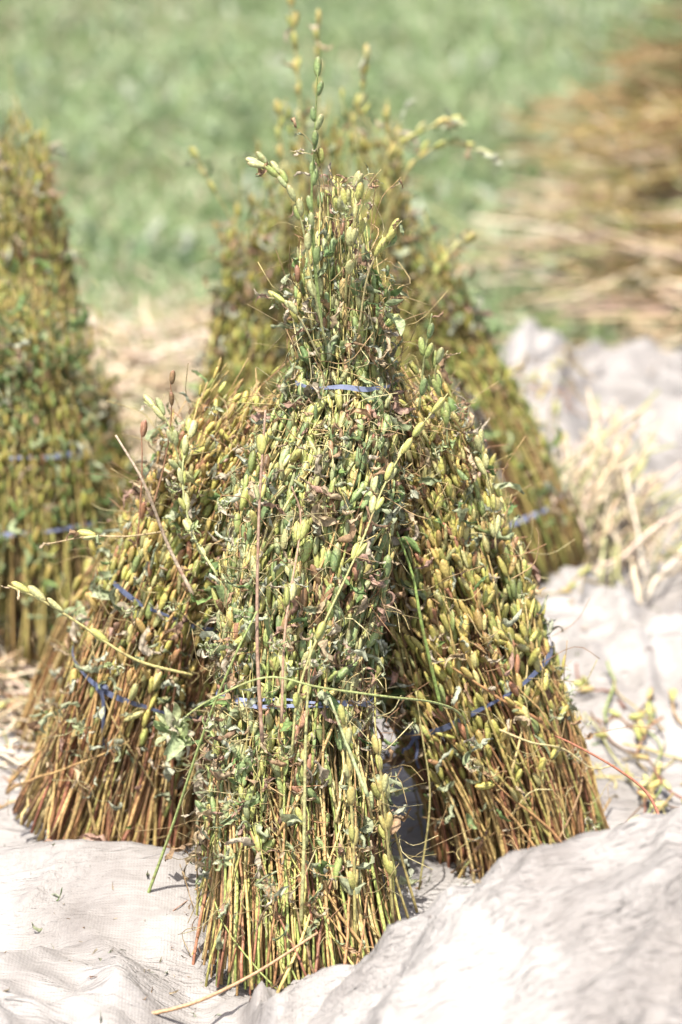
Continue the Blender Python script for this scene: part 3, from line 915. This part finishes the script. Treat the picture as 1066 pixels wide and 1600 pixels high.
SP([(540, 470, .0), (545, 400, -.01), (558, 330, -.01), (566, 300, -.01)], .0014, (.36, .34, .14), [.2, .4, .6, .8], seed=6, pod_l=(.015, .021), pcols=(0, 4), leaves=[(.97, .02, 'leaf', 2), (.9, .015, 'leaf', 3)], **fk)
SP([(500, 560, -.03), (470, 500, -.03), (440, 470, -.02), (412, 465, -.02)], .0011, (.33, .30, .15), [.4, .6], seed=7, leaves=[(.98, .018, 'leaf', 2), (.9, .02, 'leaf', 8)], **fk)
SP([(470, 1450, -.25), (475, 1330, -.235), (478, 1150, -.20), (486, 1000, -.17)], .0022, (.40, .40, .18), [], seed=8, **fk)
SP([(555, 1480, -.24), (553, 1330, -.225), (545, 1200, -.21), (540, 1120, -.2)], .0019, (.42, .38, .15), [.2, .35, .5, .62, .8, .95], seed=9, pcols=(0, 4, 6), **fk)
SP([(652, 1425, -.15), (625, 1330, -.15), (602, 1240, -.14), (588, 1160, -.13)], .0017, (.44, .37, .15), [.6, .8], seed=10, pcols=(0, 4), **fk)
SP([(640, 1440, -.17), (615, 1360, -.17), (596, 1270, -.16), (580, 1180, -.15)], .0016, (.44, .37, .15), [.3, .5, .75], seed=15, pcols=(0, 4), **fk)
SP([(615, 1445, -.19), (606, 1320, -.185), (596, 1220, -.18), (585, 1120, -.16)], .0017, (.40, .36, .15), [.2, .4, .6, .8], seed=16, pcols=(0, 4, 6), **fk)
SP([(575, 1245, -.23), (545, 1170, -.21), (515, 1090, -.19)], .0022, (.36, .42, .22), [], seed=11, **fk)
SP([(455, 1180, -.22), (475, 1050, -.19), (560, 860, -.12), (600, 760, -.08), (640, 690, -.06), (700, 615, -.05)], .0013, (.38, .37, .15), [.12, .25, .38, .5, .62, .72, .82, .92], seed=12, pod_l=(.015, .021), pcols=(0, 4, 1), leaves=[(.98, .02, 'leaf', 3), (.95, .02, 'leaf', 2)], **fk)
SP([(410, 1160, -.20), (402, 1000, -.16), (405, 800, -.10), (415, 640, -.06)], .0022, (.30, .20, .14), [.7, .85], seed=13, **fk)
SP([(440, 1130, -.20), (446, 980, -.16), (470, 820, -.10), (456, 760, -.09)], .0016, (.36, .24, .16), [.4, .6], seed=14, **fk)
for k in range(16):
    r_ = np.random.default_rng(500 + k); x0 = 530 + r_.normal() * 38; y0 = 400 - 6 * k + r_.normal() * 15; yy = .03 + .02 * r_.normal()
    dx = (x0 - 530) * .8 + r_.normal() * 14; h = r_.uniform(40, 95)
    SP([(x0, y0 + 30, yy), (x0 + dx * .3, y0 - h * .4, yy), (x0 + dx * .7, y0 - h * .8, yy), (x0 + dx + r_.normal() * 12, y0 - h * .9 + r_.normal() * 8, yy)], .0006, STEM_COLS[int(r_.choice([0, 3, 4, 6, 7]))], [.3] if k % 3 == 0 else [], seed=520 + k,
       leaves=[(.97, r_.uniform(.010, .02), 'leaf', int(r_.choice([2, 3, 5, 8]))), (.8, r_.uniform(.010, .018), 'leaf', int(r_.choice([0, 2, 4, 7]))), (.6, r_.uniform(.008, .016), 'leaf', int(r_.choice([2, 5, 8])))], **fk)
# left bundle
SP([(300, 1055, -.02), (210, 1030, -.03), (120, 972, -.03), (60, 935, -.03), (12, 915, -.03)], .0019, (.42, .38, .16), [.36, .58, .70, .82], seed=20, pcols=(4, 0), podcount=1, pod_l=(.022, .027), leaves=[(.95, .02, 'leaf', 5), (.97, .014, 'leaf', 5)], **lk)
SP([(260, 830, .06), (200, 838, .04), (140, 838, .04), (75, 850, .04)], .0012, (.40, .31, .17), [.6], seed=21, leaves=[(.97, .025, 'leaf', 5), (.8, .03, 'leaf', 3), (.6, .02, 'leaf', 1)], **lk)
SP([(310, 760, .05), (285, 735, .04), (262, 660, .04), (225, 628, .05)], .0014, (.36, .38, .17), [.1, .3, .5, .7, .85], seed=22, pcols=(4, 5, 11), leaves=[(.95, .02, 'leaf', 2)], **lk)
SP([(240, 790, .05), (258, 720, .05), (268, 650, .05), (266, 585, .05)], .0011, (.34, .19, .11), [.75, .92], seed=23, pcols=(10, 9), podcount=1, **lk)
SP([(215, 850, .06), (222, 740, .06), (221, 660, .06)], .0011, (.38, .2, .12), [.85], seed=24, pcols=(10,), podcount=1, **lk)
SP([(340, 900, -.05), (300, 830, -.02), (285, 740, .0), (300, 660, .03)], .0015, (.36, .38, .17), [.15, .3, .45, .6, .75, .9], seed=25, pcols=(4, 5, 1), **lk)
# right bundle
SP([(655, 640, .02), (662, 570, .02), (668, 530, .02), (675, 490, .02)], .0014, (.25, .27, .12), [.1, .4, .68], seed=26, pcols=(2, 8), leaves=[(.97, .016, 'leaf', 4)], **rk)
SP([(700, 700, .02), (695, 640, .02), (680, 580, .02), (700, 548, .02)], .0013, (.30, .31, .14), [.2, .45, .7], seed=27, pcols=(2, 3, 11), leaves=[(.95, .02, 'leaf', 5)], **rk)
SP([(775, 860, .0), (770, 790, .01), (755, 720, .02), (750, 690, .02)], .0013, (.36, .35, .15), [.1, .3, .55, .8], seed=28, pcols=(0, 4), **rk)
SP([(800, 905, .0), (835, 880, .0), (842, 840, .0), (838, 825, .0)], .0008, (.40, .28, .14), [], seed=29, **rk)
SP([(690, 1110, -.03), (660, 980, -.03), (645, 900, -.02), (620, 830, -.01)], .0022, (.26, .36, .10), [], seed=30, leaves=[(.95, .03, 'fresh', 0)], **rk)
SP([(655, 1390, -.06), (672, 1250, -.05), (660, 1150, -.04), (650, 1080, -.03)], .0013, (.40, .36, .15), [], seed=34, **rk)
SP([(780, 1140, -.02), (830, 1160, -.03), (880, 1170, -.03), (925, 1200, -.03), (962, 1195, -.02)], .0014, (.42, .36, .18), [], seed=35, **rk)

# loose stalks: things of their own
stalk_path("dry_twig", [(302, 930, -.02), (262, 850, .0), (225, 755, .0), (181, 680, .02)], .0023, (.38, .30, .22), seed=40, label="bare pale dry twig leaning against the upper left bundle", cat="twig")
stalk_path("green_stem", [(226, 1412, -.13), (270, 1290, -.14), (320, 1140, -.16), (365, 1030, -.17), (402, 955, -.16)], .0018, (.30, .37, .13), seed=41, label="long bare green stem propped between the left and front bundles", cat="stem")
ARCH = stalk_path("green_stem", [(735, 1175, -.06), (722, 1120, -.10), (680, 1098, -.15), (600, 1088, -.20), (500, 1074, -.22), (420, 1058, -.22), (345, 1085, -.22), (290, 1120, -.22), (272, 1150, -.22)], .0014, (.33, .38, .15), seed=42,
    leaves=[(.97, .05, 'fresh', 2), (.95, .036, 'fresh', 2), (.92, .03, 'leaf', 7), (.99, .03, 'leaf', 0), (.98, .026, 'leaf', 7), (.96, .03, 'fresh', 1), (.02, .03, 'leaf', 7), (.04, .034, 'leaf', 2), (.0, .03, 'fresh', 2), (.06, .03, 'leaf', 0)],
    label="arching green stem with a drooping leafy tip across the front bundle", cat="stem")
stalk_path("dry_twig", [(196, 1592, -.33), (300, 1568, -.33), (400, 1520, -.30), (497, 1457, -.28)], .0024, (.45, .28, .16), seed=43, label="reddish tan straw lying across the foot of the front bundle", cat="twig")
stalk_path("dry_twig", [(1040, 1300, -.3), (1012, 1240, -.2), (962, 1200, -.12), (900, 1165, -.06), (868, 1150, -.03)], .0018, (.33, .14, .09), seed=44, label="bent dark red twig at the right bundle's foot, above the tarp fold", cat="twig")
stalk_path("dry_twig", [(300, 1370, -.07), (335, 1300, -.1), (350, 1260, -.12)], .0026, (.50, .20, .08), seed=45, label="short orange splinter in the dark gap left of the front bundle", cat="twig")

def on_tarp(px, py, lift=.002):
    Y = np.arange(-.9, 2.0, .003)
    pts = np.array([P(px, py, y) for y in Y])
    hit = np.argmax(pts[:, 2] <= tarp_z(pts[:, 0], pts[:, 1]))
    return (px, py, float(Y[hit]) - lift)


for (pth, r_, col_, lab_) in [
    ([(0, 1412), (60, 1416), (95, 1432), (140, 1458), (190, 1488), (262, 1508)], .0009, (.16, .09, .07), "long thin dark straw trailing across the front left tarp"),
    ([(85, 1345), (120, 1352), (150, 1372), (190, 1385)], .0006, (.2, .14, .1), "hair-thin dark straw near the crest of the left tarp fold"),
    ([(130, 1342), (170, 1362), (205, 1393), (212, 1396)], .0011, (.34, .38, .16), "thin pale green grass blade on the left tarp fold"),
    ([(256, 1522), (270, 1478), (286, 1440), (292, 1434)], .0010, (.28, .12, .13), "short purple straw leaning on the tarp by the front bundle's foot"),
    ([(228, 1462), (262, 1430), (300, 1402)], .0009, (.33, .2, .14), "thin brown straw pointing at the front bundle's left foot")]:
    stalk_path("dry_twig", [on_tarp(*q) for q in pth], r_, col_, seed=7, label=lab_, cat="twig")

# grey-green clusters of withered shoot tips
def cluster(px, py, Y, size, parent, ploc, seed, n=14, fresh=.2):
    size = size * .75
    r_ = np.random.default_rng(seed); c = P(px, py, Y); g_ = Geo()
    d = norm(r_.normal(size=(n, 3)) + np.array([0, -.5, .1])); O = c + d * size * r_.uniform(.05, .35, (n, 1)) - c
    M = frames(d + .6 * r_.normal(size=(n, 3)), r_) * (size * r_.uniform(.35, .9, n))[:, None, None]
    cols = np.array([(.40, .45, .24), (.48, .51, .33), (.33, .40, .18), (.52, .48, .36)])
    for q in range(n):
        tp = FRESH[int(r_.integers(5))] if r_.random() < fresh else LEAVES[int(r_.integers(10))]
        g_.add(*stamp(*tp, M[q:q + 1], O[q:q + 1], cols[int(r_.integers(4))][None]))
    o = g_.build("shoot_tip", M_LEAF, parent); o.location = c - ploc
    return o


for k, (px, py, Y, sz) in enumerate([(300, 830, -.03, .022), (352, 790, -.06, .02), (372, 850, -.09, .022), (430, 1005, -.17, .024), (405, 690, -.03, .02), (470, 735, -.08, .02), (500, 1040, -.17, .02), (345, 1345, -.27, .026), (330, 1130, -.17, .024), (420, 1385, -.30, .024), (380, 960, -.13, .02), (320, 1010, -.1, .022), (590, 690, -.04, .018), (480, 350, .0, .016), (540, 330, .0, .018), (600, 480, .03, .018), (430, 470, -.01, .016), (455, 690, -.06, .016), (360, 1250, -.24, .022), (545, 1010, -.17, .018)]):
    cluster(px, py, Y, sz, fb, floc, 300 + k)
cluster(274, 1140, -.225, .042, ARCH, np.array(ARCH.location), 390, n=34, fresh=.6)
for k, (px, py, Y, sz) in enumerate([(180, 1040, .0, .024), (205, 950, .02, .022), (270, 945, .0, .02), (330, 640, .06, .02), (270, 760, .04, .022), (130, 1140, .02, .024), (300, 700, .04, .018)]):
    cluster(px, py, Y, sz, lb, lloc, 340 + k)
for k, (px, py, Y, sz) in enumerate([(640, 1130, -.02, .024), (735, 1195, -.05, .022), (720, 640, .03, .018), (690, 700, .02, .02), (600, 1020, -.01, .022), (870, 1120, .0, .022), (900, 1180, .02, .024), (925, 1290, .0, .022), (820, 930, .02, .016)]):
    cluster(px, py, Y, sz, rb, rloc, 360 + k)

# loose litter on the tarp
rg = np.random.default_rng(77)
def litter(px, py, n, spread, seed, label, grp):
    r_ = np.random.default_rng(seed)
    for k in range(n):
        c = PG(px + r_.normal() * spread[0], py + r_.normal() * spread[1], 0.01)
        L = r_.uniform(.05, .16); an = r_.uniform(0, math.pi); dv = np.array([math.cos(an), math.sin(an)]) * L / 2
        t = np.linspace(-1, 1, 6)
        x = c[0] + dv[0] * t + .006 * r_.normal(size=6); y = c[1] + dv[1] * t + .006 * r_.normal(size=6)
        z = tarp_z(x, y); z = np.maximum(z, z.mean()) + .005 + .012 * r_.random() * (t + 1)
        pts = np.stack([x, y, z], 1); cc = catmull(pts, 12); base = cc[0].copy()
        kcol = STEM_COLS[int(r_.integers(len(STEM_COLS)))]
        V, T, K = tubes((cc - base)[None], np.full((1, 12), r_.uniform(.0009, .0018)), 5, kcol[None, None] * np.ones((1, 12, 1)))
        o = link("fallen_stalk", mesh_data("fallen_stalk", V, T, K, M_STEM), None, base)
        tag(o, label, "stalk", grp)
        if r_.random() < .6:
            for q in range(int(r_.integers(1, 4))):
                j = int(r_.integers(3, 11)); d = cc[j] - cc[j - 1] + .004 * r_.normal(size=3)
                Lp = r_.uniform(.017, .025)
                put("seed_pod", shared('pod', int(r_.integers(5)), int(r_.choice([0, 1, 4, 6, 7]))), o, frames(d[None], r_)[0] * np.array([Lp * .35, Lp * .35, Lp]), cc[j] - base + np.array([0, 0, .003]))


litter(985, 1225, 34, (55, 55), 81, "dry stalk scrap scattered on the tarp beside the right bundle", "stalk scraps right of the near stack")
litter(60, 1180, 22, (60, 50), 82, "dry stalk scrap scattered on the tarp beside the left bundle", "stalk scraps left of the near stack")
litter(880, 800, 40, (50, 70), 83, "pale stalk scrap strewn on the tarp behind the right bundle", "stalk scraps behind the right bundle")

# ------------------------------------------------------------------ grass, weeds and straw
def grass():
    rg = np.random.default_rng(90)
    n = 60000
    # density falls with distance, width follows the view
    y = 1.45 + 9.0 * rg.random(n) ** 1.5
    x = rg.uniform(-1, 1, n) * (0.95 + 0.20 * y)
    keep = ~((y < 2.15) & (np.abs(x) < 0.9) & (x > -0.35)) & (y > 1.5)
    x, y = x[keep], y[keep]; n = len(x)
    dens = vnoise(x * 2.2, y * 2.2, 51)
    h = rg.uniform(.03, .10, n) * (1 + 0.5 * dens)
    w = rg.uniform(.0025, .006, n) * (1 + .12 * y)
    an = rg.uniform(0, 2 * math.pi, n); la = rg.uniform(0, 2 * math.pi, n); lean = rg.uniform(.2, 1.1, n)
    b = np.stack([x, y, np.full(n, -.012)], 1)
    sd = np.stack([np.cos(an), np.sin(an), np.zeros(n)], 1) * w[:, None]
    ld = np.stack([np.cos(la) * lean, np.sin(la) * lean, np.ones(n)], 1); 
    m = b + ld * (h * .55)[:, None]
    tip = b + np.stack([np.cos(la) * lean * 1.7, np.sin(la) * lean * 1.7, np.full(n, .85)], 1) * h[:, None]
    V = np.stack([b - sd, b + sd, m + sd * .8, m - sd * .8, tip], 1).reshape(-1, 3)
    t = np.array([[0, 1, 2], [0, 2, 3], [3, 2, 4]])
    T = (t[None] + (np.arange(n) * 5)[:, None, None]).reshape(-1, 3)
    cols = np.array([(.24, .33, .15), (.19, .29, .12), (.34, .42, .25), (.41, .42, .28), (.44, .39, .27)])
    dry = np.clip(vnoise(x * 1.1 + 5, y * 1.1, 52), 0, 1)
    ci = np.where(rg.random(n) < .12 + .3 * dry, rg.integers(3, 5, n), rg.integers(0, 3, n))
    K = np.repeat(cols[ci] * rg.uniform(.8, 1.25, (n, 1)), 5, 0)
    o = link("grass", mesh_data("grass", V, T, K, M_GRASS, True))
    tag(o, "short green meadow grass behind the stacks", None, None, "stuff")
    # broad weed leaves
    n = 5000
    y = 1.6 + 8.0 * rg.random(n) ** 1.4; x = rg.uniform(-1, 1, n) * (0.9 + 0.2 * y)
    k2 = (vnoise(x * 2.5, y * 2.5, 53) > -.05) & ~((y < 2.15) & (x > -.4) & (x < .95)); x, y = x[k2], y[k2]; n = len(x)
    d = norm(np.stack([rg.normal(size=n), rg.normal(size=n), rg.uniform(.2, 1.2, n)], 1))
    M = frames(d, rg) * (rg.uniform(.03, .075, n))[:, None, None]
    gg = Geo(); tid = rg.integers(5, size=n)
    O = np.stack([x, y, rg.uniform(.0, .07, n)], 1); K = np.array([(.19, .29, .14), (.27, .36, .21), (.44, .49, .38)])[rg.integers(3, size=n)]
    for q in range(5):
        w_ = tid == q; gg.add(*stamp(*FRESH[q], M[w_], O[w_], K[w_]))
    o = gg.build("weeds", M_GRASS); tag(o, "broad-leaved green weeds growing through the grass", None, None, "stuff")


def straw(name, label, area, n, z0, z1, seed, ang=None, cols=None, lift=0.0, leng=(.08, .28), rad=(.0014, .0032)):
    rg = np.random.default_rng(seed)
    x = rg.normal(size=n) * area[2] + area[0]; y = rg.normal(size=n) * area[3] + area[1]
    an = rg.uniform(0, math.pi, n) if ang is None else rg.normal(size=n) * ang[1] + ang[0]
    L = rg.uniform(*leng, n); t = np.linspace(-.5, .5, 5)
    el = rg.normal(size=n) * .18 + lift
    d = np.stack([np.cos(an) * np.cos(el), np.sin(an) * np.cos(el), np.sin(el)], 1)
    hz = rg.uniform(z0, z1, n) * np.exp(-(((x - area[0]) / area[2] / 1.6) ** 2 + ((y - area[1]) / area[3] / 1.6) ** 2))
    PT = np.stack([x, y, hz + .01], 1)[:, None, :] + d[:, None, :] * (L[:, None] * t[None])[..., None]
    PT = PT + .004 * rg.normal(size=PT.shape)
    PT[..., 2] = np.maximum(PT[..., 2], .004)
    cols = STEM_COLS if cols is None else np.array(cols)
    K = cols[rg.integers(len(cols), size=n)][:, None, :] * rg.uniform(.8, 1.25, (n, 1, 1)) * np.ones((1, 5, 1))
    V, T, K = tubes(PT, rg.uniform(*rad, (n, 1)) * np.ones((1, 5)), 3, K)
    me = mesh_data(name, V, T, K, M_STRAW); o = link(name, me)
    tag(o, label, None, None, "stuff")


grass()
TANS = [(.56, .48, .35), (.50, .41, .27), (.62, .56, .45), (.43, .32, .21), (.54, .43, .35), (.32, .33, .17)]
straw("straw_litter", "pale tan straw litter strewn on the ground between the left and middle stacks", (-.36, 1.75, .22, .34), 3600, .0, .10, 61, cols=TANS, rad=(.0018, .004))
straw("straw_litter", "loose tan and reddish stalks strewn round the heaps at right", (.90, 2.75, .26, .36), 1000, .0, .34, 62, ang=(.05, .55), cols=[(.46, .38, .26), (.38, .30, .18), (.52, .46, .34), (.32, .22, .13), (.42, .30, .24), (.26, .28, .12)], leng=(.15, .5), rad=(.0025, .0055))
straw("straw_litter", "dry brown stalks strewn by the far heap in the upper right corner", (.95, 3.6, .22, .25), 420, .0, .5, 63, ang=(-.45, .5), cols=[(.30, .19, .08), (.24, .15, .07), (.36, .28, .15), (.15, .15, .06)], leng=(.15, .5), rad=(.0025, .0055))
straw("straw_litter", "pale standing straw caught on the tarp behind the right bundle", (.39, .95, .06, .12), 260, .02, .22, 64, ang=(1.2, 1.0), cols=TANS + [(.36, .36, .16)], lift=.7, leng=(.08, .22))
straw("straw_litter", "brown straw and stalk ends under the left stack", (-.42, .55, .14, .16), 500, .0, .05, 65, cols=TANS + [(.36, .2, .1)], leng=(.08, .2))


# ------------------------------------------------------------------ chaff on the tarp
def chaff():
    rg = np.random.default_rng(95)
    cs = [(0.36, 0.02, .16, .14, 600), (-.42, .02, .16, .14, 450), (-.06, -.22, .16, .08, 420), (.42, .75, .14, .3, 700), (.12, .02, .1, .1, 90), (-.25, -.25, .2, .12, 40)]
    x = np.concatenate([rg.normal(size=c[4]) * c[2] + c[0] for c in cs]); y = np.concatenate([rg.normal(size=c[4]) * c[3] + c[1] for c in cs])
    n = len(x); z = tarp_z(x, y) + .002
    d = norm(np.stack([rg.normal(size=n), rg.normal(size=n), .25 * np.abs(rg.normal(size=n))], 1))
    M = frames(d, rg) * (.004 + .016 * rg.random(n) ** 2.2)[:, None, None]
    K = LEAF_COLS[rg.choice(len(LEAF_COLS), n, p=LEAF_W / LEAF_W.sum())] * rg.uniform(.6, 1.0, (n, 1))
    g_ = Geo(); tid = rg.integers(10, size=n); O = np.stack([x, y, z], 1)
    for q in range(10):
        w_ = tid == q; g_.add(*stamp(*CRUMB[q], M[w_], O[w_], K[w_]))
    tag(g_.build("chaff", M_LEAF), "crumbs of dry leaf and chaff fallen on the tarp round the bundles", None, None, "stuff")


chaff()
